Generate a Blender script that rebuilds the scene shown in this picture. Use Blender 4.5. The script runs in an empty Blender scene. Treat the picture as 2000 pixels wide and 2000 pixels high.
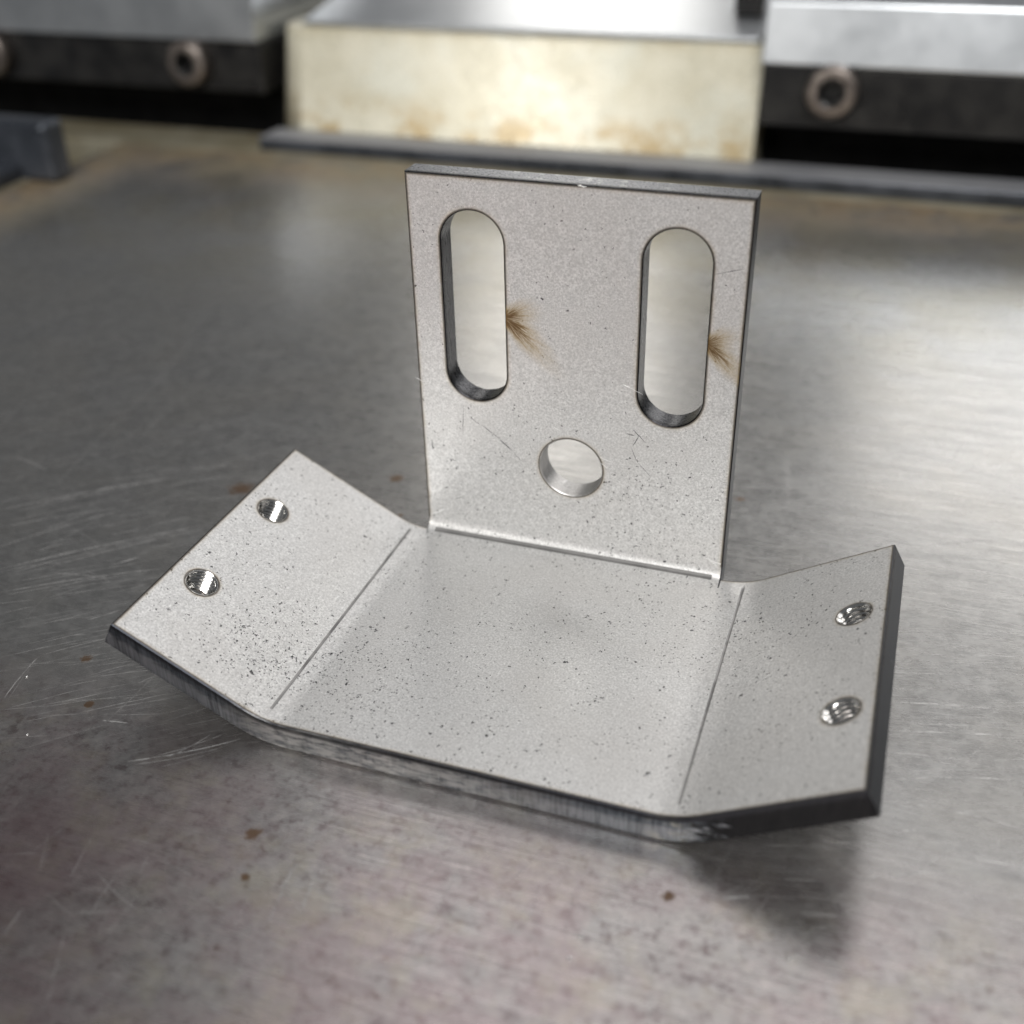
import bpy, bmesh, math, random
from mathutils import Vector, Matrix
random.seed(7)
MM = 0.001
sc = bpy.context.scene
col = sc.collection

# ------------------------------------------------------------------ camera
CAM = Vector((43.951, -151.059, 105.213))           # millimetres
YAW, PITCH, ROLL, FPX = -0.342947, 0.553958, -0.019423, 2239.476
_f = Vector((math.sin(YAW)*math.cos(PITCH), math.cos(YAW)*math.cos(PITCH), -math.sin(PITCH)))
_r0 = Vector((math.cos(YAW), -math.sin(YAW), 0)); _u0 = _r0.cross(_f)
_r = _r0*math.cos(ROLL) + _u0*math.sin(ROLL); _u = _u0*math.cos(ROLL) - _r0*math.sin(ROLL)
cam_d = bpy.data.cameras.new('camera'); cam = bpy.data.objects.new('camera', cam_d); col.objects.link(cam)
M = Matrix((_r, _u, -_f)).transposed().to_4x4(); M.translation = CAM*MM
cam.matrix_world = M
cam_d.sensor_width = 36; cam_d.sensor_fit = 'HORIZONTAL'; cam_d.lens = 36*FPX/2000
cam_d.clip_start = 0.005; cam_d.clip_end = 20
cam_d.dof.use_dof = True
cam_d.dof.focus_distance = (Vector((-2, -12, 22)) - CAM).dot(_f)*MM
cam_d.dof.aperture_fstop = 14.0
sc.camera = cam

# ------------------------------------------------------------------ light (indoor workshop)
w = bpy.data.worlds.new('World'); sc.world = w; w.use_nodes = True
bg = w.node_tree.nodes['Background']; bg.inputs['Color'].default_value = (0.93, 0.96, 1.0, 1); bg.inputs['Strength'].default_value = 0.12

def lamp(name, loc, aim, sx, sy, power, color=(1, 1, 1), spin=0.0):
    l = bpy.data.lights.new(name, 'AREA'); l.shape = 'RECTANGLE'; l.size = sx; l.size_y = sy
    l.energy = power; l.color = color
    o = bpy.data.objects.new(name, l); col.objects.link(o); o.location = loc
    d = Vector(aim) - Vector(loc)
    o.rotation_euler = d.to_track_quat('-Z', 'Y').to_euler()
    if spin: o.rotation_euler.rotate_axis('Z', spin)
    return o
# workshop lamps: one bank over the operator's right shoulder, one overhead, two low ones beyond the machine
lamp('ceiling_lamp', (0.38, -1.18, 1.30), (0, 0, 0), 1.0, 0.7, 30, (1, 0.985, 0.965))
lamp('ceiling_lamp', (0.14, 1.15, 1.75), (0, 0, 0), 2.1, 1.0, 9.8, (1, 0.98, 0.975))
lamp('machine_lamp', (-0.51, 1.70, 0.80), (0, 0, 0), 0.36, 0.40, 2.0, (1, 0.965, 0.91))
lamp('machine_lamp', (0.50, 1.60, 0.74), (0, 0, 0), 1.0, 0.6, 5.6, (1, 0.975, 0.945))
lamp('hot_spot_light', (-0.66, -1.45, 0.48), (-0.1, 0.25, 0), 0.12, 0.20, 4.4, (1, 0.97, 0.92))  # added light without a known source, makes the hot spot on the cream block

sc.view_settings.view_transform = 'Standard'; sc.view_settings.look = 'None'
sc.view_settings.exposure = 0.0; sc.view_settings.gamma = 1.0
sc.view_settings.use_curve_mapping = False
sc.render.engine = 'CYCLES'
sc.cycles.use_denoising = True
sc.cycles.max_bounces = 8; sc.cycles.glossy_bounces = 5; sc.cycles.diffuse_bounces = 3
sc.cycles.sample_clamp_indirect = 8.0
sc.cycles.caustics_reflective = True; sc.cycles.blur_glossy = 0.6

# ------------------------------------------------------------------ helpers
def px(x, y, z):
    """photo pixel (2000 px frame) -> point on the level plane of height z (mm)"""
    d = _f + _r*((x-1000)/FPX) - _u*((y-1000)/FPX)
    return CAM + d*((z-CAM.z)/d.z)

def tag(o, label=None, cat=None, group=None, kind=None):
    if label: o['label'] = label
    if cat: o['category'] = cat
    if group: o['group'] = group
    if kind: o['kind'] = kind
    return o

def empty(name, loc=(0, 0, 0)):
    o = bpy.data.objects.new(name, None); col.objects.link(o); o.location = Vector(loc)*MM
    o.empty_display_size = 0.01
    return o

def link(name, bm, mats, parent=None, smooth=False):
    """bm in mm, world axes -> one mesh object whose origin is the parent's"""
    me = bpy.data.meshes.new(name)
    off = parent_loc(parent)
    bmesh.ops.translate(bm, verts=bm.verts, vec=-off)
    bmesh.ops.scale(bm, verts=bm.verts, vec=(MM, MM, MM))
    bm.to_mesh(me); bm.free()
    for m in (mats if isinstance(mats, (list, tuple)) else [mats]): me.materials.append(m)
    if smooth:
        for p in me.polygons: p.use_smooth = True
    o = bpy.data.objects.new(name, me); col.objects.link(o)
    if parent is not None: o.parent = parent
    return o

def parent_loc(p):
    v = Vector((0, 0, 0))
    while p is not None:
        v += p.location/MM; p = p.parent
    return v

def box(bm, x0, x1, y0, y1, z0, z1, bev=0.6, seg=2):
    r = bmesh.ops.create_cube(bm, size=1)
    for v in r['verts']:
        v.co = Vector((x0 if v.co.x < 0 else x1, y0 if v.co.y < 0 else y1, z0 if v.co.z < 0 else z1))
    if bev:
        es = list({e for v in r['verts'] for e in v.link_edges})
        bmesh.ops.bevel(bm, geom=es, offset=bev, segments=seg, profile=0.5, affect='EDGES')

def prism_x(bm, prof, x0, x1, bev=0.5, seg=2):
    """profile of (y, z) points extruded along x"""
    a = [bm.verts.new((x0, y, z)) for y, z in prof]; b = [bm.verts.new((x1, y, z)) for y, z in prof]
    fs = [bm.faces.new(a), bm.faces.new(list(reversed(b)))]
    n = len(prof)
    for i in range(n): fs.append(bm.faces.new((a[i], b[i], b[(i+1) % n], a[(i+1) % n])))
    bmesh.ops.recalc_face_normals(bm, faces=fs)
    if bev:
        es = list({e for f in fs for e in f.edges})
        bmesh.ops.bevel(bm, geom=es, offset=bev, segments=seg, profile=0.5, affect='EDGES')

# ------------------------------------------------------------------ materials
class N:
    def __init__(s, name):
        s.m = bpy.data.materials.new(name); s.m.use_nodes = True; s.t = s.m.node_tree
        s.p = s.t.nodes['Principled BSDF']; s.out = s.t.nodes['Material Output']
        s._c = None
    def new(s, typ, **kw):
        n = s.t.nodes.new(typ)
        for k, v in kw.items(): setattr(n, k, v)
        return n
    def set(s, sock, v):
        if isinstance(v, bpy.types.NodeSocket): s.t.links.new(v, sock)
        elif v is not None:
            if sock.type == 'RGBA' and len(v) == 3: v = (*v, 1)
            sock.default_value = v
    def coord(s):
        """object coordinates in millimetres"""
        if s._c is None:
            tc = s.new('ShaderNodeTexCoord'); vm = s.new('ShaderNodeVectorMath', operation='SCALE')
            s.t.links.new(tc.outputs['Object'], vm.inputs[0]); vm.inputs['Scale'].default_value = 1000
            s._c = vm.outputs[0]
        return s._c
    def vmap(s, scale=(1, 1, 1), rot=(0, 0, 0), loc=(0, 0, 0), src=None):
        n = s.new('ShaderNodeMapping'); s.set(n.inputs['Vector'], src or s.coord())
        n.inputs['Scale'].default_value = scale; n.inputs['Rotation'].default_value = rot; n.inputs['Location'].default_value = loc
        return n.outputs[0]
    def noise(s, scale, detail=3, rough=.55, vec=None, dist=0.0, out=0):
        n = s.new('ShaderNodeTexNoise'); s.set(n.inputs['Vector'], vec or s.coord())
        n.inputs['Scale'].default_value = scale; n.inputs['Detail'].default_value = detail
        n.inputs['Roughness'].default_value = rough; n.inputs['Distortion'].default_value = dist
        return n.outputs[out]
    def voro(s, scale, vec=None, out='Distance', rnd=1.0):
        n = s.new('ShaderNodeTexVoronoi'); s.set(n.inputs['Vector'], vec or s.coord()); n.inputs['Scale'].default_value = scale
        n.inputs['Randomness'].default_value = rnd
        return n.outputs
    def math(s, op, a, b=None, c=None, clamp=False):
        n = s.new('ShaderNodeMath', operation=op, use_clamp=clamp); s.set(n.inputs[0], a)
        if b is not None: s.set(n.inputs[1], b)
        if c is not None: s.set(n.inputs[2], c)
        return n.outputs[0]
    def ramp(s, v, lo, hi, a=0.0, b=1.0, smooth=True):
        n = s.new('ShaderNodeMapRange', interpolation_type='SMOOTHSTEP' if smooth else 'LINEAR')
        s.set(n.inputs['Value'], v)
        for k, q in zip(('From Min', 'From Max', 'To Min', 'To Max'), (lo, hi, a, b)): s.set(n.inputs[k], q)
        return n.outputs[0]
    def mix(s, f, a, b, mode='MIX'):
        n = s.new('ShaderNodeMix', data_type='RGBA', blend_type=mode)
        s.set(n.inputs[0], f); s.set(n.inputs[6], a); s.set(n.inputs[7], b)
        return n.outputs[2]
    def sep(s, v=None):
        n = s.new('ShaderNodeSeparateXYZ'); s.set(n.inputs[0], v or s.coord()); return n.outputs
    def bump(s, h, strength, dist, normal=None):
        n = s.new('ShaderNodeBump'); s.set(n.inputs['Height'], h); n.inputs['Strength'].default_value = strength
        n.inputs['Distance'].default_value = dist*MM
        if normal: s.set(n.inputs['Normal'], normal)
        return n.outputs[0]
    def P(s, **kw):
        for k, v in kw.items(): s.set(s.p.inputs[k.replace('_', ' ')], v)
        return s.m
    def attr(s, name):
        n = s.new('ShaderNodeAttribute', attribute_name=name); return n.outputs['Fac']

def blob(n, x0, y0, z0, rad, soft):
    """1 inside a round patch about (x0,y0,z0), fading over soft"""
    v = n.new('ShaderNodeVectorMath', operation='DISTANCE'); n.set(v.inputs[0], n.coord()); v.inputs[1].default_value = (x0, y0, z0)
    return n.ramp(v.outputs['Value'], rad+soft, rad-soft)

# --- sheet steel of the bracket (faces) -----------------------------------
def mat_sheet():
    n = N('pickled_sheet_steel')
    g1 = n.noise(3.2, 4, .75)                        # sub-millimetre crystalline grain
    g2 = n.noise(0.9, 3, .6)
    big = n.noise(0.06, 2, .5)
    c = n.mix(n.ramp(g1, .30, .70), (0.41, 0.408, 0.405), (0.77, 0.767, 0.757))
    c = n.mix(n.ramp(g2, .35, .70, 0, .35), c, (0.50, 0.495, 0.49))
    c = n.mix(n.ramp(big, .40, .65, 0, .22), c, (0.52, 0.50, 0.48))
    # rolling dirt specks: a few sizes, patchy
    wv = n.new('ShaderNodeVectorMath', operation='MULTIPLY_ADD'); n.set(wv.inputs[0], n.noise(1.7, 3, .65, out=1)); wv.inputs[1].default_value = (1.3, 1.3, 1.3); n.set(wv.inputs[2], n.coord())
    vo = n.voro(2.6, vec=wv.outputs[0])
    rnd = n.new('ShaderNodeSeparateColor'); n.set(rnd.inputs[0], vo['Color'])
    wob = n.noise(5.0, 2)
    d = n.math('ADD', vo['Distance'], n.math('MULTIPLY', n.math('SUBTRACT', wob, .5), .35))
    dens = n.ramp(n.noise(0.16, 3, .6), .40, .66, .05, .26)
    dens = n.math('MULTIPLY', dens, n.ramp(n.sep()[2], 30, 10, .25, 1.0))
    heavy = n.math('MAXIMUM', blob(n, -33, -43, 2, 8, 7), n.math('MULTIPLY', blob(n, -22, -41, 0, 9, 8), .8))
    dens = n.math('ADD', dens, n.math('MULTIPLY', heavy, .62))
    dens = n.math('ADD', dens, n.math('MULTIPLY', blob(n, 10, 0, 9, 8, 8), .22))
    dens = n.math('ADD', dens, n.math('MULTIPLY', blob(n, 26, -14, 0, 8, 8), .16))
    on = n.math('LESS_THAN', rnd.outputs[0], dens)
    sz = n.math('MULTIPLY', n.math('POWER', rnd.outputs[1], 2), .34)
    sp = n.math('MULTIPLY', on, n.ramp(n.math('SUBTRACT', d, sz), .17, .10))
    vo2 = n.voro(0.55, vec=n.vmap(loc=(3, 9, 4), src=wv.outputs[0]))
    rn2 = n.new('ShaderNodeSeparateColor'); n.set(rn2.inputs[0], vo2['Color'])
    d2 = n.math('ADD', vo2['Distance'], n.math('MULTIPLY', n.math('SUBTRACT', n.noise(3.5, 2), .5), .22))
    sp2 = n.math('MULTIPLY', n.math('LESS_THAN', rn2.outputs[0], n.ramp(n.sep()[2], 28, 10, .03, .12)), n.ramp(n.math('ADD', d2, n.math('MULTIPLY', rn2.outputs[1], .09)), .19, .13))
    spk = n.math('MAXIMUM', sp, n.math('MULTIPLY', sp2, .9))
    c = n.mix(n.math('MULTIPLY', spk, .96), c, (0.022, 0.022, 0.026))
    # fine bright grains
    vo3 = n.voro(3.2, vec=n.vmap(loc=(7, 1, 5)))
    rn3 = n.new('ShaderNodeSeparateColor'); n.set(rn3.inputs[0], vo3['Color'])
    br = n.math('MULTIPLY', n.math('LESS_THAN', rn3.outputs[0], .05), n.ramp(vo3['Distance'], .30, .15))
    c = n.mix(n.math('MULTIPLY', br, .7), c, (0.95, 0.95, 0.95))
    # straw-coloured heat line beside the laser-cut edges
    h = n.attr('cut_depth')
    hn = n.math('MULTIPLY', n.math('POWER', h, 1.8), n.ramp(n.noise(0.5, 3), .3, .7, .35, 1))
    c = n.mix(n.math('MULTIPLY', hn, .62), c, (0.40, 0.30, 0.15))
    hd = n.ramp(h, .60, .90)
    c = n.mix(n.math('MULTIPLY', hd, .85), c, (0.055, 0.045, 0.035))
    # pierce burns beside the slots: brown soot thrown out in streaks
    for (x0, z0, amp, s) in ((-10.35, 40.3, 1.0, 1.0), (19.9, 39.9, .95, .82)):
        q = n.sep(); dx = n.math('SUBTRACT', q[0], x0); dz = n.math('SUBTRACT', q[2], z0)
        r = n.math('SQRT', n.math('ADD', n.math('MULTIPLY', dx, dx), n.math('MULTIPLY', dz, dz)))
        a = n.math('ARCTAN2', dz, n.math('ADD', dx, .15))
        cx = n.new('ShaderNodeCombineXYZ'); n.set(cx.inputs[0], n.math('MULTIPLY', a, 3.4)); n.set(cx.inputs[1], n.math('MULTIPLY', r, .10)); cx.inputs[2].default_value = x0
        st = n.noise(2.2, 4, .75, vec=cx.outputs[0])
        cx2 = n.new('ShaderNodeCombineXYZ'); n.set(cx2.inputs[0], n.math('MULTIPLY', a, 13)); n.set(cx2.inputs[1], n.math('MULTIPLY', r, .2)); cx2.inputs[2].default_value = x0+3
        st2 = n.noise(2.0, 3, .7, vec=cx2.outputs[0])
        # reach by direction: long toward lower right, short toward upper right
        low = n.math('POWER', 2.718, n.math('MULTIPLY', n.math('POWER', n.math('ADD', a, .76), 2), -6))
        mid = n.math('POWER', 2.718, n.math('MULTIPLY', n.math('POWER', n.math('ADD', a, -.35), 2), -1.6))
        reach = n.math('ADD', n.math('MULTIPLY', low, 11.5*s), n.math('ADD', n.math('MULTIPLY', mid, 6.0*s), 1.2))
        reach = n.math('MULTIPLY', reach, n.ramp(st, .32, .68, .86, 1.05))
        k = n.math('DIVIDE', r, reach)
        inten = n.math('MULTIPLY', n.ramp(k, 1.0, .0, smooth=True), n.ramp(st2, .34, .60, .58, 1.0))
        onplate = n.math('GREATER_THAN', q[2], 8.0); right = n.math('GREATER_THAN', dx, -.35)
        inten = n.math('MULTIPLY', n.math('MULTIPLY', inten, amp), n.math('MULTIPLY', onplate, right), clamp=True)
        c = n.mix(n.ramp(inten, .0, .75, 0, .85, smooth=False), c, (0.36, 0.255, 0.10))
        c = n.mix(n.ramp(inten, .46, .86, 0, .94), c, (0.10, 0.05, 0.014))
    rough = n.ramp(g2, .3, .7, .36, .47)
    rough = n.math('ADD', rough, n.math('MULTIPLY', spk, .25))
    b = n.bump(g1, .22, .05); b = n.bump(n.noise(0.11, 2), .30, .35, b)
    return n.P(Base_Color=c, Metallic=.55, Roughness=rough, Normal=b)

# --- laser-cut / sheared edge: blue-black oxide with striations -----------
def mat_edge(name, base_a, base_b, bare, bare_amt, rough, dark=.9):
    n = N(name)
    q = n.vmap(scale=(1, 1, .12))
    st = n.noise(3.2, 3, .7, vec=n.vmap(scale=(1, 1, .15)))
    blotch = n.noise(.35, 4, .65)
    c = n.mix(n.ramp(st, .35, .65), base_a, base_b)
    c = n.mix(n.ramp(n.math('ADD', blotch, n.math('MULTIPLY', n.math('SUBTRACT', st, .5), .35)), .62-bare_amt, .80-bare_amt), c, bare)
    c = n.mix(n.ramp(n.attr('cut_depth'), .80, .93, 0, dark), c, (.018, .018, .02))
    rg = n.ramp(st, .3, .7, rough, rough+.16)
    return n.P(Base_Color=c, Metallic=.9, Roughness=rg, Normal=n.bump(st, .55, .08))

def mat_front_edge():
    """front edge of the base: oxide rubbed bare and reflected light painted in the middle, black scale left on the right wing"""
    n = N('laser_cut_front_edge')
    q = n.sep()
    st = n.noise(3.6, 3, .7, vec=n.vmap(scale=(1, 1, .06)))
    fl = n.noise(.9, 4, .7, vec=n.vmap(scale=(.4, 1, 1.6)))
    ht = n.attr('cut_depth')
    c = n.mix(n.ramp(st, .35, .65), (0.045, 0.052, 0.063), (0.125, 0.14, 0.16))
    band = n.math('MULTIPLY', n.ramp(n.math('ADD', ht, n.math('MULTIPLY', n.math('SUBTRACT', fl, .5), .5)), .68, .42), n.ramp(ht, .0, .2, .55, 1))
    c = n.mix(n.math('MULTIPLY', band, n.ramp(st, .3, .65, .35, .85)), c, (0.30, 0.315, 0.335))
    rub_and_sheen = n.math('MULTIPLY', n.ramp(q[0], -36, -24), n.ramp(q[0], 22, -14))
    c = n.mix(n.math('MULTIPLY', rub_and_sheen, n.ramp(fl, .34, .62, .1, .95)), c, (0.74, 0.735, 0.72))  # bare metal brightened further to carry reflected light
    scale_ = n.ramp(n.math('ADD', q[0], n.math('MULTIPLY', n.math('SUBTRACT', fl, .5), 22)), 29.5, 33.5)
    bend = n.math('MULTIPLY', n.ramp(q[0], 24, 28), n.ramp(q[0], 37, 31))
    c = n.mix(n.math('MULTIPLY', bend, n.ramp(fl, .50, .60)), c, (0.36, 0.36, 0.33))
    c = n.mix(scale_, c, (0.004, 0.004, 0.005))
    c = n.mix(n.math('MULTIPLY', n.ramp(n.math('ADD', n.attr('cut_depth'), n.math('MULTIPLY', n.math('SUBTRACT', fl, .5), .25)), .76, .90), n.ramp(q[0], -26, -8, .75, .92)), c, (.02, .02, .024))
    met = n.math('SUBTRACT', .92, n.math('MULTIPLY', scale_, .8))
    rg = n.math('ADD', n.ramp(st, .3, .7, .30, .46), n.math('MULTIPLY', scale_, .22))
    return n.P(Base_Color=c, Metallic=met, Roughness=rg, Normal=n.bump(st, .30, .05), Specular_IOR_Level=.25)

def mat_thread():
    n = N('bright_cut_thread')
    return n.P(Base_Color=n.mix(n.ramp(n.noise(3, 2), .4, .6), (.62, .61, .59), (.74, .73, .71)), Metallic=1.0, Roughness=.17)

def mat_groove():
    n = N('scribed_line_steel')
    return n.P(Base_Color=n.mix(n.ramp(n.noise(.22, 3), .38, .66), (.30, .295, .29), (.17, .167, .165)), Metallic=.6, Roughness=.42)

# --- worn ground steel table ----------------------------------------------
def mat_table():
    n = N('worn_steel_table')
    q = n.sep()
    fine = n.noise(1.3, 4, .75, vec=n.vmap(scale=(.06, 1.7, 1)))            # grinding grain along x
    fine2 = n.noise(.7, 3, .7, vec=n.vmap(scale=(.10, 1.2, 1), rot=(0, 0, .22)))
    mott = n.noise(.35, 5, .7, dist=.4)
    cloud = n.noise(.035, 4, .6, dist=.6)
    grit = n.noise(1.25, 4, .75, vec=n.vmap(scale=(.6, 1.15, 1), rot=(0, 0, .15)))
    c = n.mix(n.ramp(mott, .35, .66), (0.262, 0.260, 0.256), (0.335, 0.332, 0.326))
    c = n.mix(n.ramp(grit, .36, .50, .38, 0), c, (0.18, 0.176, 0.174))
    c = n.mix(n.ramp(grit, .54, .68, 0, .35), c, (0.42, 0.415, 0.405))
    c = n.mix(n.ramp(fine, .42, .62, 0, .55), c, (0.40, 0.395, 0.385))
    c = n.mix(n.ramp(fine2, .55, .70, 0, .28), c, (0.20, 0.19, 0.19))
    c = n.mix(n.ramp(cloud, .42, .66, 0, .35), c, (0.34, 0.325, 0.30))
    # fine grime in front of the part
    near0 = n.ramp(q[1], -45, -62)
    spk = n.noise(.50, 6, .80, vec=n.vmap(loc=(3, 17, 0)))
    c = n.mix(n.math('MULTIPLY', near0, n.ramp(spk, .36, .50, .80, 0)), c, (0.12, 0.102, 0.102))
    c = n.mix(n.math('MULTIPLY', near0, n.ramp(spk, .52, .64, 0, .6)), c, (0.45, 0.43, 0.41))
    # violet reflection painted in, plus straw and brown stains, in front of the part
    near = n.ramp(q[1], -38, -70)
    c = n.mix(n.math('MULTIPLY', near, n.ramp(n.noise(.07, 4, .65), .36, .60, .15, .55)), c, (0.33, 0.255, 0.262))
    c = n.mix(n.math('MULTIPLY', near, n.ramp(n.noise(.13, 4, .7, vec=n.vmap(loc=(31, 8, 0))), .48, .70, 0, .40)), c, (0.40, 0.37, 0.29))
    dk = n.math('MULTIPLY', near, n.ramp(n.noise(.20, 6, .78, vec=n.vmap(loc=(11, 40, 0))), .58, .72, 0, .8))
    c = n.mix(dk, c, (0.13, 0.085, 0.075))
    plum_reflection = n.math('MULTIPLY', n.math('MULTIPLY', n.ramp(q[1], -58, -84), n.ramp(q[0], -22, -62)), n.ramp(n.noise(.06, 5, .7, vec=n.vmap(loc=(2, 5, 0))), .30, .58, .25, .85))  # dark maroon reflection painted into the front left corner
    c = n.mix(plum_reflection, c, (0.155, 0.098, 0.105))
    # rust along the rear and left edge
    rn = n.noise(.05, 4, .65); rn2 = n.noise(.22, 4, .7)
    edge = n.math('MAXIMUM', n.ramp(q[1], 172, 226), n.ramp(q[0], -205, -244))
    rust = n.math('MULTIPLY', edge, n.ramp(rn, .28, .58, .25, 1.0))
    c = n.mix(n.math('MULTIPLY', rust, .80), c, n.mix(n.ramp(rn2, .35, .65), (0.20, 0.135, 0.062), (0.33, 0.23, 0.115)))
    film = n.math('MULTIPLY', n.ramp(q[1], 60, 170), n.ramp(n.noise(.03, 3), .40, .62, 0, .45))
    c = n.mix(film, c, (0.29, 0.26, 0.18))
    # brown spots
    spot = None
    for (sx, sy, sr) in ((495, 1628, 1.2), (480, 1712, .7), (167, 1287, 1.0), (172, 1376, .8), (1445, 975, .9), (775, 934, 1.5), (782, 1006, .6), (470, 955, 2.6), (1305, 1750, .9)):
        p = px(sx, sy, -4.34)
        dv = n.new('ShaderNodeVectorMath', operation='DISTANCE'); n.set(dv.inputs[0], n.coord()); dv.inputs[1].default_value = (p.x, p.y, -4.356)
        dd = n.math('ADD', dv.outputs['Value'], n.math('MULTIPLY', n.math('SUBTRACT', n.noise(1.3, 4, .75), .5), sr*2.6))
        k_ = n.ramp(dd, sr*1.15, sr*.5)
        spot = k_ if spot is None else n.math('MAXIMUM', spot, k_)
    c = n.mix(n.math('MULTIPLY', spot, .85), c, (0.125, 0.068, 0.03))
    rg = n.math('ADD', n.ramp(mott, .3, .7, .25, .30), n.ramp(fine, .35, .65, .05, -.03))
    rg = n.math('ADD', rg, n.math('MULTIPLY', rust, .20))
    rg = n.math('ADD', rg, n.math('MULTIPLY', spot, .2))
    h = n.math('ADD', fine, n.math('MULTIPLY', grit, .4))
    b = n.bump(h, .14, .03); b = n.bump(n.noise(.04, 2), .12, .5, b)
    met = n.math('SUBTRACT', .84, n.math('MULTIPLY', rust, .45))
    return n.P(Base_Color=c, Metallic=met, Roughness=rg, Normal=b)

def mat_scratch():
    n = N('scratch_in_steel')
    a = n.attr('fade')
    pr = n.P(Base_Color=(.72, .71, .70), Metallic=.85, Roughness=.55)
    tr = n.new('ShaderNodeBsdfTransparent'); mx = n.new('ShaderNodeMixShader')
    brk = n.ramp(n.noise(.5, 3, .7), .36, .58, .30, 1)
    n.set(mx.inputs[0], n.math('MULTIPLY', a, brk)); n.t.links.new(tr.outputs[0], mx.inputs[1]); n.t.links.new(n.p.outputs[0], mx.inputs[2])
    n.t.links.new(mx.outputs[0], n.out.inputs[0])
    return pr

def mat_plain(name, a, b, metal, rough, nscale=.15, bump=.2, stretch=(1, 1, 1), r2=.12):
    n = N(name)
    g = n.noise(nscale, 5, .65, vec=n.vmap(scale=stretch))
    f = n.noise(nscale*9, 3, .6, vec=n.vmap(scale=stretch))
    c = n.mix(n.ramp(g, .35, .66), a, b)
    c = n.mix(n.ramp(f, .5, .8, 0, .2), c, tuple(x*.6 for x in a))
    return n.P(Base_Color=c, Metallic=metal, Roughness=n.ramp(g, .3, .7, rough, rough+r2), Normal=n.bump(f, bump, .15))

def mat_cream():
    n = N('aged_cream_coating')
    q = n.sep()
    g = n.noise(.05, 4, .6); f = n.noise(.4, 4, .7)
    c = n.mix(n.ramp(g, .35, .65), (0.56, 0.53, 0.41), (0.66, 0.63, 0.51))
    c = n.mix(n.ramp(n.noise(.035, 3, .6, vec=n.vmap(loc=(9, 2, 4))), .50, .68, 0, .5), c, (0.66, 0.675, 0.60))
    low = n.math('MULTIPLY', n.ramp(q[2], 15, 3), n.ramp(n.noise(.07, 4, .7, vec=n.vmap(scale=(1, 1, 1.6))), .44, .62))
    c = n.mix(n.math('MULTIPLY', low, .75), c, (0.42, 0.29, 0.11))
    up = n.math('MULTIPLY', n.ramp(q[2], 31, 35), n.ramp(f, .4, .6))
    c = n.mix(n.math('MULTIPLY', up, .45), c, (0.40, 0.31, 0.15))
    return n.P(Base_Color=c, Metallic=.14, Roughness=n.ramp(f, .3, .7, .25, .31), Normal=n.bump(g, .12, .5))

SHEET = mat_sheet()
EDGE = mat_edge('laser_cut_edge', (.03, .034, .042), (.105, .115, .13), (.26, .27, .29), -.06, .32)
SLOTEDGE = mat_edge('laser_cut_slot_wall', (.025, .026, .03), (.11, .112, .118), (.42, .42, .42), -.06, .22)
HOLEEDGE = mat_edge('drilled_hole_wall', (.40, .39, .38), (.56, .55, .54), (.70, .69, .68), .05, .34, 0)
TOPEDGE = mat_edge('brushed_top_edge', (.12, .125, .135), (.30, .31, .325), (.60, .60, .59), .05, .26)
FRONT = mat_front_edge()
GROOVE = mat_groove()
FOLDLINE = mat_plain('pressed_fold_line', (.15, .148, .145), (.20, .197, .193), .6, .45, .2)
UNDER = mat_plain('grey_underside', (.24, .24, .24), (.32, .318, .315), .6, .42, .1)  # kept darker than the sheet to deepen the shade below the wings
THREAD = mat_thread()
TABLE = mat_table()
SCRATCH = mat_scratch()
CREAM = mat_cream()
BLACK = mat_plain('black_oxide_steel', (.013, .013, .014), (.030, .029, .028), .4, .30, .08)
JAW = mat_plain('ground_tool_steel', (.47, .49, .51), (.55, .57, .59), .9, .30, .04, .06, (1, 1, 1), .05)
SCREW = mat_plain('rusty_plated_screw', (.17, .145, .13), (.27, .235, .21), .85, .34, .25)
STRIP = mat_plain('dark_ground_bar', (.30, .305, .325), (.38, .385, .40), .35, .48, .06, .2, (.3, 1, 1))
STOP = mat_plain('dark_painted_stop', (.05, .057, .07), (.09, .10, .12), .6, .26, .07)
BEAM = mat_plain('stained_beam_steel', (.30, .26, .17), (.40, .37, .28), .5, .42, .05)
VOID = mat_plain('gap_shade_black', (.004, .004, .004), (.008, .008, .008), .0, .8, .1)  # near-black colour that stands in for the shade of the gap
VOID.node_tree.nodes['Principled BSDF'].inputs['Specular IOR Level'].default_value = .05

# ------------------------------------------------------------------ table (the surface the bracket stands on)
T = 4.336
ZT = -T - 0.02
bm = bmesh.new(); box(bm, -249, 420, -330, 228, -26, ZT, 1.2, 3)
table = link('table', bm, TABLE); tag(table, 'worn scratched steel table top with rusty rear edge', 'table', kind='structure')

# ------------------------------------------------------------------ machine behind
bm = bmesh.new(); box(bm, -900, 420, 229.5, 258, -60, -5.0, 1.0)
o = link('lower_beam', bm, BEAM); tag(o, 'stained pale steel ledge running behind the rusty table edge', 'beam')
bm = bmesh.new(); prism_x(bm, [(258.5, -60), (405, -60), (405, 30.5), (395, 30.5), (395, -45), (258.5, -45)], -900, 420, 0)  # added backing, closes the cavity so the gap stays black
o = link('gap_backing', bm, VOID); tag(o, 'added black backing that keeps the gap behind the clamp bars dark', 'wall', kind='structure')

bm = bmesh.new(); box(bm, -192, 330, 234, 249.6, -4.95, -0.2, .5)
for f in bm.faces:
    if f.normal.y < -.6: f.material_index = 1  # darker material on the front face stands in for its dark reflection
o = link('flat_bar', bm, [STRIP, STOP]); tag(o, 'long dark grey flat bar lying in front of the cream block', 'bar')

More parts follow.
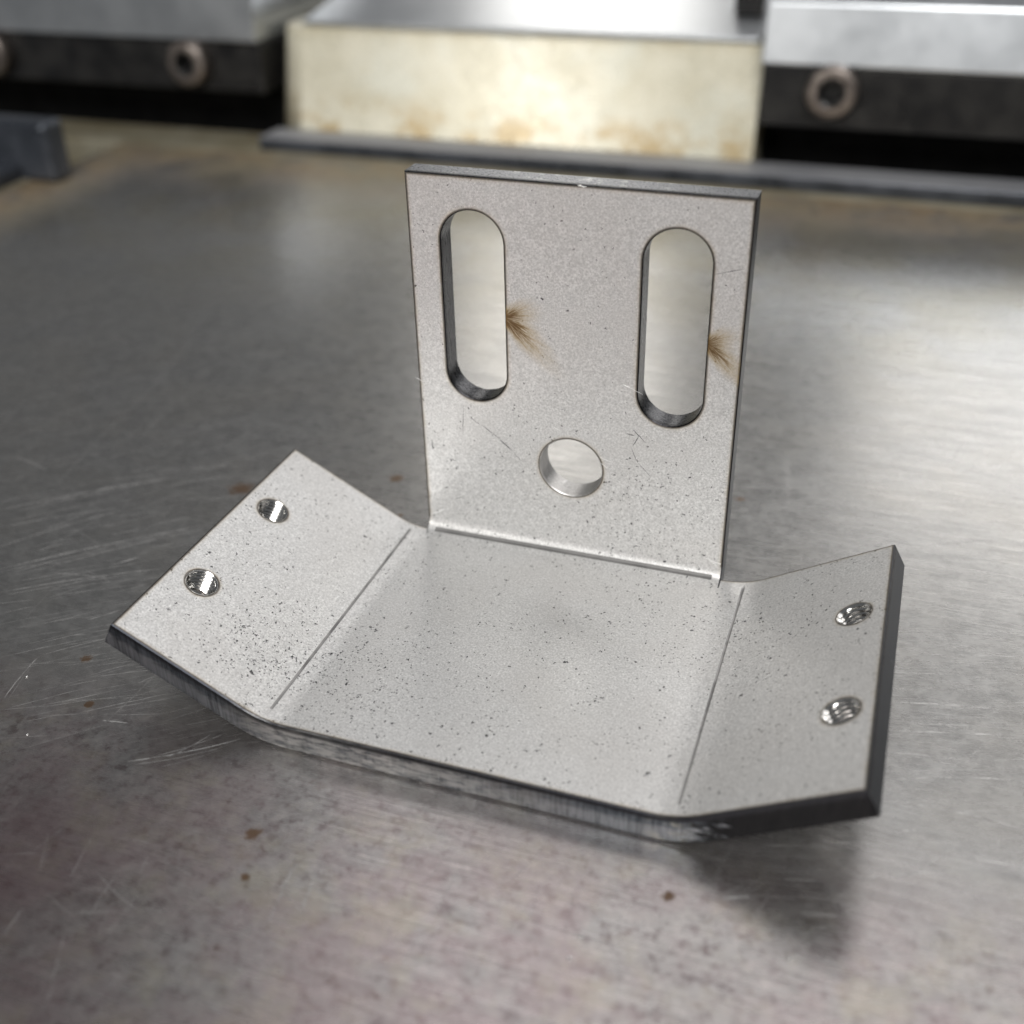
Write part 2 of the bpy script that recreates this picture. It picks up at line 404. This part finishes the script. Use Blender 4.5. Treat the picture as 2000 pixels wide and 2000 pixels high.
cb = empty('cream_block', (-98, 300, 0))
bm = bmesh.new(); prism_x(bm, [(250, -4.95), (330, -4.95), (330, 34.8), (260.2, 34.8)], -194, -10, 0)
es = [e for e in bm.edges if abs(e.verts[0].co.z-e.verts[1].co.z) > 10 and max(e.verts[0].co.y, e.verts[1].co.y) < 265]
bmesh.ops.bevel(bm, geom=[e for e in es if e.verts[0].co.x < -100], offset=11, segments=8, profile=.5, affect='EDGES')
bmesh.ops.bevel(bm, geom=[e for e in bm.edges if min(e.verts[0].co.z, e.verts[1].co.z) > 34], offset=.8, segments=2, profile=.5, affect='EDGES')
for f in bm.faces: f.smooth = .02 < -f.normal.x < .98 and abs(f.normal.z) < .5
link('body', bm, CREAM, cb)
bm = bmesh.new(); prism_x(bm, [(263, 34.9), (330, 34.9), (330, 48.5), (263, 36.7)], -184, -12.5, .6)
link('top_cap', bm, JAW, cb)
bm = bmesh.new(); box(bm, -25, -15, 283, 290, 41.0, 48, .5)
link('stop_pin', bm, BLACK, cb)
tag(cb, 'stained cream block with bright steel cap between the two black clamp bars', 'block')

def screw(parent, x, y, z, r=8.2, h=7.0):
    """socket head cap screw, axis along -y; head from y-h to y"""
    bm = bmesh.new(); S = 48
    prof = [(r*.93, 0.0), (r, -.4), (r, -h+1.1), (r*.93, -h+.3), (r*.82, -h), (r*.56, -h)]
    rings = []
    for (rr, yy) in prof:
        rings.append([bm.verts.new((x+rr*math.cos(2*math.pi*k/S)*(1+(.012 if (k % 2 and rr == r) else 0)), y+yy, z+rr*math.sin(2*math.pi*k/S))) for k in range(S)])
    for a, b in zip(rings, rings[1:]):
        for k in range(S): bm.faces.new((a[k], a[(k+1) % S], b[(k+1) % S], b[k]))
    bmesh.ops.recalc_face_normals(bm, faces=bm.faces)
    hd = link('screw', bm, SCREW, parent, smooth=True)
    # hexagon socket
    bm = bmesh.new(); R = r*.56; hx = r*.50
    top = [bm.verts.new((x+R*math.cos(2*math.pi*k/S), y-h, z+R*math.sin(2*math.pi*k/S))) for k in range(S)]
    def hexr(a):
        a = (a+math.pi/6) % (math.pi/3) - math.pi/6
        return hx*math.cos(math.pi/6)/math.cos(a)
    lip = []; bot = []
    for k in range(S):
        a = 2*math.pi*k/S; rr = hexr(a)
        lip.append(bm.verts.new((x+rr*math.cos(a), y-h+.5, z+rr*math.sin(a))))
        bot.append(bm.verts.new((x+rr*math.cos(a), y-h+5.0, z+rr*math.sin(a))))
    for a, b in ((top, lip), (lip, bot)):
        for k in range(S): bm.faces.new((a[k], a[(k+1) % S], b[(k+1) % S], b[k]))
    bm.faces.new(bot)
    bmesh.ops.recalc_face_normals(bm, faces=bm.faces); bmesh.ops.reverse_faces(bm, faces=bm.faces)
    link('hex_socket', bm, BLACK, hd)

def clamp(x0, x1, screws, label, jx0, jx1, prof):
    c = empty('clamp_bar', ((x0+x1)/2, 300, 12))
    bm = bmesh.new(); box(bm, x0, x1, 251, 394, 11.5, prof[0][1]-.2, .8)
    link('bar', bm, BLACK, c)
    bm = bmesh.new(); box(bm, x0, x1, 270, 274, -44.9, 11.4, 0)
    link('gap_filler_panel', bm, VOID, c)  # added black panel in place of the shade under the bar
    bm = bmesh.new()
    prism_x(bm, prof, jx0, jx1, .7)
    link('jaw', bm, JAW, c)
    for (sx, sz) in screws: screw(c, sx, 251.2, sz)
    tag(c, label, 'clamp'); return c
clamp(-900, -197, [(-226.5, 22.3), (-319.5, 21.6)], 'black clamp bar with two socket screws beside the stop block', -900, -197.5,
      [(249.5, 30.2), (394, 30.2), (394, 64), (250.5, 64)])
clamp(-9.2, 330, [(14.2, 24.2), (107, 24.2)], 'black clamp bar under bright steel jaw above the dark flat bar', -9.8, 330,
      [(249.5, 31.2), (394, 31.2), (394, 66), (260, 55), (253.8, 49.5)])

st = empty('stop_block', (-262, 178, ZT))
bm = bmesh.new(); box(bm, -330, -236, 172, 182, ZT+.02, 16.2, 2.2, 3)
link('upright', bm, STOP, st, smooth=False)
bm = bmesh.new(); box(bm, -330, -250, 158, 171.9, ZT+.02, 1.5, 1.2, 2)
link('foot', bm, STOP, st)
tag(st, 'dark grey steel stop block standing on the rusty table corner', 'stop block')

# ------------------------------------------------------------------ the bent sheet bracket
br = empty('steel_bracket', (0, 0, 0))
tag(br, 'bent light grey steel bracket with upright slotted plate and two angled wings', 'bracket')
BEV, HW, BB = 0.16, 0.85, 0.42
YF, YB = -52.05, 0.0
PH = math.radians(90.86); PR = 2.5; PT = PR*math.tan(PH/2)
HT = 60.89; PW = 25.0

def panel(name, loops, opened, mapf, mats, parent, wallmat=lambda a, b: 1, t=T):
    """flat sheet with holes. loops: outer ccw then holes cw (u,v); opened(a,b): edge joins a bend"""
    bm = bmesh.new(); hl = bm.verts.layers.float.new('cut_depth')
    def ring(pts, ins, d, heat):
        n = len(pts); out = []
        for i in range(n):
            p = Vector(pts[i]); a = Vector(pts[i-1]); b = Vector(pts[(i+1) % n])
            e1 = (p-a).normalized(); e2 = (b-p).normalized()
            n1 = Vector((-e1.y, e1.x)); n2 = Vector((-e2.y, e2.x))
            o1 = opened(pts[i-1], pts[i]); o2 = opened(pts[i], pts[(i+1) % n])
            if o1 and o2: off = Vector((0, 0))
            elif o1: off = e1*(ins/ (e1.dot(n2)) if abs(e1.dot(n2)) > 1e-6 else 0)
            elif o2: off = e2*(ins/ (e2.dot(n1)) if abs(e2.dot(n1)) > 1e-6 else 0)
            else: off = (n1+n2)*(ins/(1+n1.dot(n2)))
            u = p+off; v = bm.verts.new(mapf(u.x, u.y, d)); v[hl] = heat; out.append(v)
        return out
    caps = [[], []]
    for L in loops:
        R = [ring(L, BEV+HW, 0, 0), ring(L, BEV, 0, 1), ring(L, 0, BEV, 1), ring(L, 0, t-BB, 0), ring(L, BB, t, 0)]
        n = len(L)
        for i in range(n):
            j = (i+1) % n
            if opened(L[i], L[j]): continue
            for k in range(4):
                f = bm.faces.new((R[k][i], R[k+1][i], R[k+1][j], R[k][j]))
                if k == 0: f.material_index = 0
                else: f.material_index = wallmat(L[i], L[j]); f.smooth = True
        for k in (1, 2, 3, 4):
            for i in range(n):
                e = bm.edges.get((R[k][i], R[k][(i+1) % n]))
                if e: e.smooth = False
        # sharp corners along the wall
        for i in range(n):
            a, p, b = Vector(L[i-1]), Vector(L[i]), Vector(L[(i+1) % n])
            if (p-a).angle(b-p) > .6:
                for k in range(4):
                    e = bm.edges.get((R[k][i], R[k+1][i]))
                    if e: e.smooth = False
        for c_, ringv in ((0, R[0]), (1, R[4])):
            for i in range(n):
                e = bm.edges.get((ringv[i], ringv[(i+1) % n]))
                if e is None: e = bm.edges.new((ringv[i], ringv[(i+1) % n]))
                caps[c_].append(e)
    for c_ in (0, 1):
        r = bmesh.ops.triangle_fill(bm, edges=caps[c_], use_beauty=True, use_dissolve=False)
        for g in r['geom']:
            if isinstance(g, bmesh.types.BMFace): g.material_index = 0 if c_ == 0 else len(mats)-1
    bmesh.ops.recalc_face_normals(bm, faces=bm.faces)
    up = Vector(mapf(0, 0, -1)) - Vector(mapf(0, 0, 0))
    tot = sum((f.normal.dot(up)*f.calc_area() for f in bm.faces if f.material_index == 0 and all(v[hl] < .5 for v in f.verts)))
    if tot < 0: bmesh.ops.reverse_faces(bm, faces=bm.faces)
    return link(name, bm, mats, parent)

def bend(name, sect, mapa, ang, steps, mats, parent, groove=None, grow=False):
    """sect: closed cross-section [(v, d, heat, grooved, mat)], swept through the angle; groove(a)->depth"""
    bm = bmesh.new(); hl = bm.verts.layers.float.new('cut_depth')
    rows = []
    angs = sorted(set([ang*k/steps for k in range(steps+1)] + ([groove[0]+q for q in groove[1]] if groove else [])))
    for a in angs:
        row = []
        for (v, d, h, g, m) in sect:
            dd = d
            if groove and g: dd = d+g*groove[2](a-groove[0])
            vv = bm.verts.new(mapa(v, dd, a)); vv[hl] = h*(min(1, a/ang)**2 if grow else 1); row.append(vv)
        rows.append(row)
    n = len(sect)
    for r in range(len(rows)-1):
        am = (angs[r]+angs[r+1])/2
        for i in range(n):
            j = (i+1) % n
            f = bm.faces.new((rows[r][i], rows[r][j], rows[r+1][j], rows[r+1][i]))
            f.material_index = sect[i][4]; f.smooth = True
            if groove and sect[i][3] and sect[j][3] and groove[2](am-groove[0]) > .004: f.material_index = 3
    for row_a, row_b in zip(rows, rows[1:]):
        for i in range(n):
            if sect[i][4] != sect[i-1][4] or sect[i][1] > .01 or sect[i][2] == 1:
                e = bm.edges.get((row_a[i], row_b[i]))
                if e: e.smooth = False
    bmesh.ops.recalc_face_normals(bm, faces=bm.faces)
    return link(name, bm, mats, parent)

def circle(cx, cy, r, n=56):          # clockwise
    return [(cx+r*math.cos(-2*math.pi*k/n), cy+r*math.sin(-2*math.pi*k/n)) for k in range(n)]
def slot(cx, y0, y1, r, n=26):        # clockwise
    top = [(cx-r*math.cos(math.pi*k/n), y1-r+r*math.sin(math.pi*k/n)) for k in range(n+1)]
    bot = [(cx+r*math.cos(math.pi*k/n), y0+r-r*math.sin(math.pi*k/n)) for k in range(n+1)]
    return top+bot

# upright plate (u = x, v = height along the plate)
cP, sP = math.cos(PH), math.sin(PH)
def map_plate(u, v, d): return (u, v*cP + d*sP, v*sP - d*cP)
outer = [(-PW, PT), (PW, PT), (PW, HT), (-PW, HT)]
SL, SR, HO = slot(-15.12, 25.9, 55.95, 4.83), slot(15.1, 25.9, 55.95, 4.83), circle(0.05, 16.1, 5.02)
setS = {(round(a, 5), round(b, 5)) for a, b in SL+SR}; setH = {(round(a, 5), round(b, 5)) for a, b in HO}
def wm(a, b):
    k = (round(a[0], 5), round(a[1], 5))
    if k in setS: return 2
    if k in setH: return 3
    return 4 if a[1] > HT-1e-4 and b[1] > HT-1e-4 else 1
upright = panel('upright_plate', [outer, SL, SR, HO], lambda a, b: abs(a[1]-PT) < 1e-6 and abs(b[1]-PT) < 1e-6,
                map_plate, [SHEET, EDGE, SLOTEDGE, HOLEEDGE, TOPEDGE, UNDER], br, wm)
upright['label'] = 'upright plate with two long slots, a round hole and brown burn marks'

# bend between base and upright plate
def map_pb(v, d, a): return (v, -PT + (PR+d)*math.sin(a), PR - (PR+d)*math.cos(a))
sect = [(-PW+BEV, 0, 1, 0, 0), (-PW+BEV+HW, 0, 0, 0, 0), (-PW+1.4, 0, 0, .3, 0), (-PW+6, 0, 0, 1, 0), (PW-6, 0, 0, 1, 0), (PW-1.4, 0, 0, .3, 0), (PW-BEV-HW, 0, 0, 0, 0), (PW-BEV, 0, 1, 0, 1),
        (PW, BEV, 1, 0, 1), (PW, T-BB, 0, 0, 1), (PW-BB, T, 0, 0, 2), (-PW+BB, T, 0, 0, 1), (-PW, T-BB, 0, 0, 1), (-PW, BEV, 1, 0, 1)]
def tri(wid, dep): return lambda q: max(0.0, dep*(1-abs(q)/wid))
bend('fold', sect, map_pb, PH, 20, [SHEET, EDGE, UNDER, FOLDLINE], br,
     grow=True, groove=(.72, (-.17, -.08, 0, .08, .17), tri(.17, .10)))

# wings: numbers measured per side (s: side, b: bend line, th: bend angle, L: length past the bend line)
WR = 13.0
WING = {-1: dict(b=27.85, th=math.radians(28.2), L=24.42), 1: dict(b=28.85, th=math.radians(29.1), L=23.85)}
for s, W in WING.items(): W['t'] = WR*math.tan(W['th']/2)
xl, xr = -WING[-1]['b']+WING[-1]['t'], WING[1]['b']-WING[1]['t']
outer = [(xl, YF), (xr, YF), (xr, YB), (PW+.02, YB), (PW+.02, -PT), (-PW-.02, -PT), (-PW-.02, YB), (xl, YB)]
def open_base(a, b):
    if abs(a[0]-b[0]) < 1e-6 and (abs(a[0]-xl) < 1e-6 or abs(a[0]-xr) < 1e-6): return True
    if abs(abs(a[0])-PW-.02) < 1e-6 and abs(abs(b[0])-PW-.02) < 1e-6 and a[0]*b[0] > 0: return True
    return abs(a[1]+PT) < 1e-6 and abs(b[1]+PT) < 1e-6
panel('base_plate', [outer], open_base, lambda u, v, d: (u, v, -d), [SHEET, EDGE, FRONT, UNDER], br,
      lambda a, b: 2 if a[1] < YF+1e-4 and b[1] < YF+1e-4 else 1)

TH = 2.32
def threaded(parent, mapf, cu, cv):
    bm = bmesh.new(); S, P_ = 48, .72
    prof = [(0, 0.0), (.12, 0.0), (.48, -.30), (.64, -.30)]           # root, root, crest, crest within one pitch
    rows = []
    npitch = int(T/P_)+3
    for i in range(npitch*4):
        f, dr = prof[i % 4]; row = []
        for k in range(S):
            d = P_*(i//4 - 1 + f + k/S - .5); dc = min(max(d, .02), T-.02); a = 2*math.pi*k/S
            r = TH+.015+dr
            if dc < .30: r = max(r, TH+.015-.30*(dc/.30))
            row.append(bm.verts.new(mapf(cu+r*math.cos(a), cv+r*math.sin(a), dc)))
        rows.append(row)
    for i in range(len(rows)-1):
        for k in range(S):
            if k < S-1: q = (rows[i][k], rows[i][k+1], rows[i+1][k+1], rows[i+1][k])
            else:
                q = (rows[i][k], rows[i+4][0], rows[i+5][0], rows[i+1][k]) if i+5 < len(rows) else None
                if q is None: continue
            try: f_ = bm.faces.new(q); f_.smooth = True
            except ValueError: pass
    for r in rows:
        for k in range(S-1):
            e = bm.edges.get((r[k], r[k+1]))
            if e: e.smooth = False
    bmesh.ops.remove_doubles(bm, verts=bm.verts, dist=.0005)
    bmesh.ops.dissolve_degenerate(bm, edges=bm.edges, dist=.0005)
    bmesh.ops.recalc_face_normals(bm, faces=bm.faces)
    link('threaded_hole', bm, THREAD, parent)

for s, W in WING.items():
    th, ct, sn = W['th'], math.cos(W['th']), math.sin(W['th'])
    xc = s*(W['b']-W['t'])
    def map_wb(v, d, a, s=s, xc=xc): return (xc + s*(WR+d)*math.sin(a), v, WR-(WR+d)*math.cos(a))
    g0, g1 = (YF+1.15, YB-1.4)
    sect = [(YF+BEV, 0, 1, 0, 0), (YF+BEV+HW, 0, 0, 0, 0), (g0, 0, 0, 0, 0), (g0+1.2, 0, 0, .6, 0), (-20, 0, 0, .8, 0), (g1-4, 0, 0, 1, 0), (g1-.4, 0, 0, .9, 0), (g1, 0, 0, 0, 0), (YB-BEV-HW, 0, 0, 0, 0), (YB-BEV, 0, 1, 0, 1),
            (YB, BEV, 1, 0, 1), (YB, T-BB, 0, 0, 1), (YB-BB, T, 0, 0, 4), (YF+BB, T, 0, 0, 2), (YF, T-BB, 0, 0, 2), (YF, BEV, 1, 0, 2)]
    gw = .017
    bend('fold', sect, map_wb, th, 18, [SHEET, EDGE, FRONT, GROOVE, UNDER], br, groove=(th/2, (-gw, -gw/2, 0, gw/2, gw), tri(gw, .15)))
    bx, bz = s*(W['b']+W['t']*ct), W['t']*sn
    def map_w(u, v, d, s=s, bx=bx, bz=bz, ct=ct, sn=sn): return (bx + s*(u*ct + d*sn), v, bz + u*sn - d*ct)
    Lw = W['L']-W['t']; cu = 19.45-W['t'] if s < 0 else 19.1-W['t']
    outer = [(0, YF), (Lw, YF), (Lw, YB), (0, YB)]
    holes = [(cu, -16.05), (cu+(.25 if s > 0 else 0), -37.0)]
    wing = panel('wing', [outer]+[circle(a, b, TH, 40) for a, b in holes],
                 lambda a, b: abs(a[0]) < 1e-6 and abs(b[0]) < 1e-6, map_w, [SHEET, EDGE, FRONT, THREAD, UNDER], br,
                 lambda a, b, Lw=Lw: 3 if (1 < a[0] < Lw-1) else (2 if a[1] < YF+1e-4 and b[1] < YF+1e-4 else 1))
    for a, b in holes: threaded(wing, map_w, a, b)

# ------------------------------------------------------------------ scratches on the table (shallow bright cuts)
bm = bmesh.new(); fl = bm.verts.layers.float.new('fade')
def ribbon(pts, wid, fade):
    n = len(pts); L = []; R = []
    for i, p in enumerate(pts):
        d = (Vector(pts[min(i+1, n-1)])-Vector(pts[max(i-1, 0)])); d = Vector((-d.y, d.x, 0)).normalized()*wid/2
        k = min(1, 3.2*math.sin(math.pi*(i+.15)/(n-.7)))*fade
        for lst, q in ((L, 1), (R, -1)):
            v = bm.verts.new((p[0]+d.x*q, p[1]+d.y*q, ZT+.012)); v[fl] = max(0, k); lst.append(v)
    for i in range(n-1): bm.faces.new((R[i], R[i+1], L[i+1], L[i]))
def arc_px(x0, y0, x1, y1, bow, wid, fade, n=9):
    a, b = px(x0, y0, ZT), px(x1, y1, ZT); d = b-a; nn = Vector((-d.y, d.x, 0))*bow
    ribbon([a + d*(i/(n-1)) + nn*(4*(i/(n-1))*(1-i/(n-1))) + Vector((random.uniform(-.05, .05), random.uniform(-.05, .05), 0)) for i in range(n)], wid, fade)
for q in [(0, 996, 348, 932, .02, .35, .6), (0, 1030, 235, 992, .02, .3, .45), (0, 1068, 232, 998, .02, .3, .5), (0, 1112, 409, 1025, .02, .35, .62),
          (0, 1118, 260, 1066, .01, .25, .4), (0, 1157, 322, 1110, .02, .3, .55), (105, 1119, 225, 1131, .02, .22, .45), (217, 1104, 272, 1088, 0, .35, .7),
          (250, 1487, 471, 1443, -.03, .32, .8), (262, 1494, 440, 1458, -.03, .2, .5), (199, 1407, 250, 1412, 0, .3, .7), (7, 1365, 76, 1282, .02, .25, .5),
          (1757, 1234, 2000, 1243, .01, .3, .6), (1757, 1279, 2000, 1283, .01, .25, .55), (1750, 1313, 1850, 1318, 0, .3, .55), (1745, 1371, 1950, 1385, .01, .4, .6),
          (1742, 1428, 1960, 1436, .01, .45, .7), (1737, 1470, 1900, 1487, .02, .3, .6), (1735, 1525, 2000, 1526, .04, .3, .7), (1735, 1562, 2000, 1620, .03, .38, .7),
          (1672, 1717, 1850, 1702, .01, .35, .6), (1859, 1671, 2000, 1697, .02, .35, .6), (1409, 1755, 1466, 1751, 0, .4, .75), (1745, 1625, 1792, 1620, 0, .4, .6),
          (1418, 952, 1750, 965, .02, .4, .45), (1425, 998, 1650, 988, .01, .35, .45), (1538, 900, 1540, 1010, 0, .3, .35), (1860, 900, 1880, 860, 0, .3, .3),
          (1480, 1070, 1760, 1062, 0, .3, .4), (1500, 1090, 1700, 1100, 0, .3, .35), (520, 1810, 575, 1690, 0, .4, .35), (590, 1775, 620, 1700, 0, .4, .45), (1270, 2000, 1275, 1860, 0, .5, .2)]:
    arc_px(*q[:5], q[5]*.75, min(1, q[6]*1.1))
    if q[2]-q[0] > 150:
        for k in range(2):
            dy = random.uniform(-16, 16); dx = random.uniform(0, 80)
            arc_px(q[0]+dx, q[1]+dy, q[2]-random.uniform(0, 60), q[3]+dy*1.2, q[4], q[5]*.6, q[6]*.7)
for i in range(300):                                            # fan of fine cuts left of the part
    x, y = random.uniform(-20, 560), random.uniform(640, 1420)
    l = random.uniform(30, 190)*(.6+.5*(y > 900)); sl = -.20+random.gauss(0, .07) if random.random() < .88 else random.uniform(-1.5, .6)
    arc_px(x, y, x+l, y+sl*l, random.uniform(-.02, .03), random.uniform(.08, .20), random.uniform(.14, .55), 7)
for i in range(330):                                            # level cuts on the right
    x, y = random.uniform(1440, 1990), random.uniform(800, 1990)
    l = random.uniform(20, 150); sl = random.gauss(.03, .06) if random.random() < .8 else random.uniform(-1, 1)
    arc_px(x, y, x+l, y+sl*l, random.uniform(-.02, .02), random.uniform(.08, .22), random.uniform(.14, .55), 7)
for i in range(380):                                            # hair-fine lines to the left
    x, y = random.uniform(-40, 620), random.uniform(560, 1480)
    l = random.uniform(50, 240); sl = random.gauss(-.19, .05)
    arc_px(x, y, x+l, y+sl*l, random.uniform(-.015, .02), random.uniform(.05, .11), random.uniform(.12, .45), 6)
for i in range(520):                                            # hair-fine grinding lines to the right and behind
    x, y = random.uniform(1380, 1990), random.uniform(760, 1990)
    l = random.uniform(60, 320); sl = random.gauss(.035, .03)
    arc_px(x, y, x+l, y+sl*l, random.uniform(-.015, .015), random.uniform(.05, .11), random.uniform(.15, .55), 6)
for i in range(160):                                             # front
    x, y = random.uniform(0, 1500), random.uniform(1620, 1990)
    l = random.uniform(20, 130); a = random.choice((random.gauss(.45, .15), random.gauss(-1.1, .25), random.gauss(0, .2)))
    arc_px(x, y, x+l*math.cos(a), y+l*math.sin(a), random.uniform(-.04, .04), random.uniform(.10, .24), random.uniform(.10, .30), 7)
o = link('scratches', bm, SCRATCH, table); o['kind'] = 'stuff'

# bright metal chips on the table that blur into small discs
bm = bmesh.new()
for (x, y, r) in [(1488, 504, .2), (1515, 497, .3), (1530, 507, .24), (1548, 475, .22), (1555, 492, .24), (1574, 514, .26), (1604, 468, .22), (1590, 486, .18), (1594, 560, .22), (1548, 707, .2), (1700, 694, .24), (1735, 746, .2), (1720, 560, .16), (1885, 720, .14),
                  (395, 475, .16), (565, 560, .2), (1135, 1832, .22), (1112, 1872, .2), (1543, 1873, .22), (52, 1322, .2), (53, 1435, .18)]:
    p = px(x, y, ZT); m = Matrix.Translation((p.x, p.y, ZT+r*.3)) @ Matrix.Rotation(random.uniform(0, 3), 4, 'Z') @ Matrix.Diagonal((1.2, .9, .6, 1))
    bmesh.ops.create_icosphere(bm, subdivisions=2, radius=r, matrix=m)
CHIP = mat_plain('bright_metal_chip', (.8, .8, .78), (.9, .9, .9), 1.0, .22, .5)
o = link('metal_chips', bm, CHIP, table, smooth=True); o['kind'] = 'stuff'

# ------------------------------------------------------------------ small marks on the bracket faces
DARKSCUFF = N('dark_scuff').P(Base_Color=(.07, .07, .075), Metallic=.3, Roughness=.5)
INK = N('blue_ink_mark').P(Base_Color=(.10, .12, .20), Roughness=.6)
BRIGHT = N('bright_burr').P(Base_Color=(.85, .85, .84), Metallic=.8, Roughness=.35)
def on_plane(x, y, n, c):
    d = _f + _r*((x-1000)/FPX) - _u*((y-1000)/FPX); n = Vector(n)
    return CAM + d*((c - n.dot(CAM))/n.dot(d))
def marks(name, parent, n, c, items):
    n = Vector(n)
    for mat, lst in items:
        bm = bmesh.new()
        for (x0, y0, x1, y1, wd) in lst:
            a, b = on_plane(x0, y0, n, c), on_plane(x1, y1, n, c); d = b-a; side = n.cross(d).normalized()*wd/2
            m = 6; P = []
            for i in range(m+1):
                f = i/m; k = math.sin(math.pi*min(.94, max(.06, f)))*random.uniform(.6, 1.15)
                ctr = a + d*f + side*random.uniform(-.6, .6)
                P.append((bm.verts.new(ctr+side*k+n*.004), bm.verts.new(ctr+n*(.012+.05*wd)), bm.verts.new(ctr-side*k+n*.004)))
            for i in range(m):
                for q in (0, 1): bm.faces.new((P[i][q], P[i+1][q], P[i+1][q+1], P[i][q+1]))
        bmesh.ops.recalc_face_normals(bm, faces=bm.faces)
        o = link(name, bm, mat, parent); o['kind'] = 'stuff'
nP = (0, -sP, cP)
marks('scuffs', upright, nP, 0, [
    (BRIGHT, [(1076, 831, 1096, 842, .12), (1216, 750, 1256, 771, .10), (1170, 893, 1197, 903, .14), (1172, 903, 1186, 914, .16), (841, 1005, 871, 993, .30), (1378, 1090, 1408, 1102, .35), (1383, 1093, 1400, 1104, .2), (810, 736, 828, 746, .14), (1128, 362, 1146, 365, .3)]),
    (DARKSCUFF, [(917, 815, 938, 829, .12), (940, 830, 975, 856, .16), (976, 858, 1000, 880, .22), (1004, 885, 1018, 900, .12), (1232, 873, 1244, 902, .10), (1244, 902, 1272, 932, .08), (1396, 536, 1462, 524, .10),
                 (1222, 846, 1240, 852, .2), (1235, 838, 1262, 866, .18), (1248, 850, 1236, 872, .16), (843, 858, 846, 880, .16), (905, 790, 904, 850, .10), (889, 975, 903, 970, .14)])])
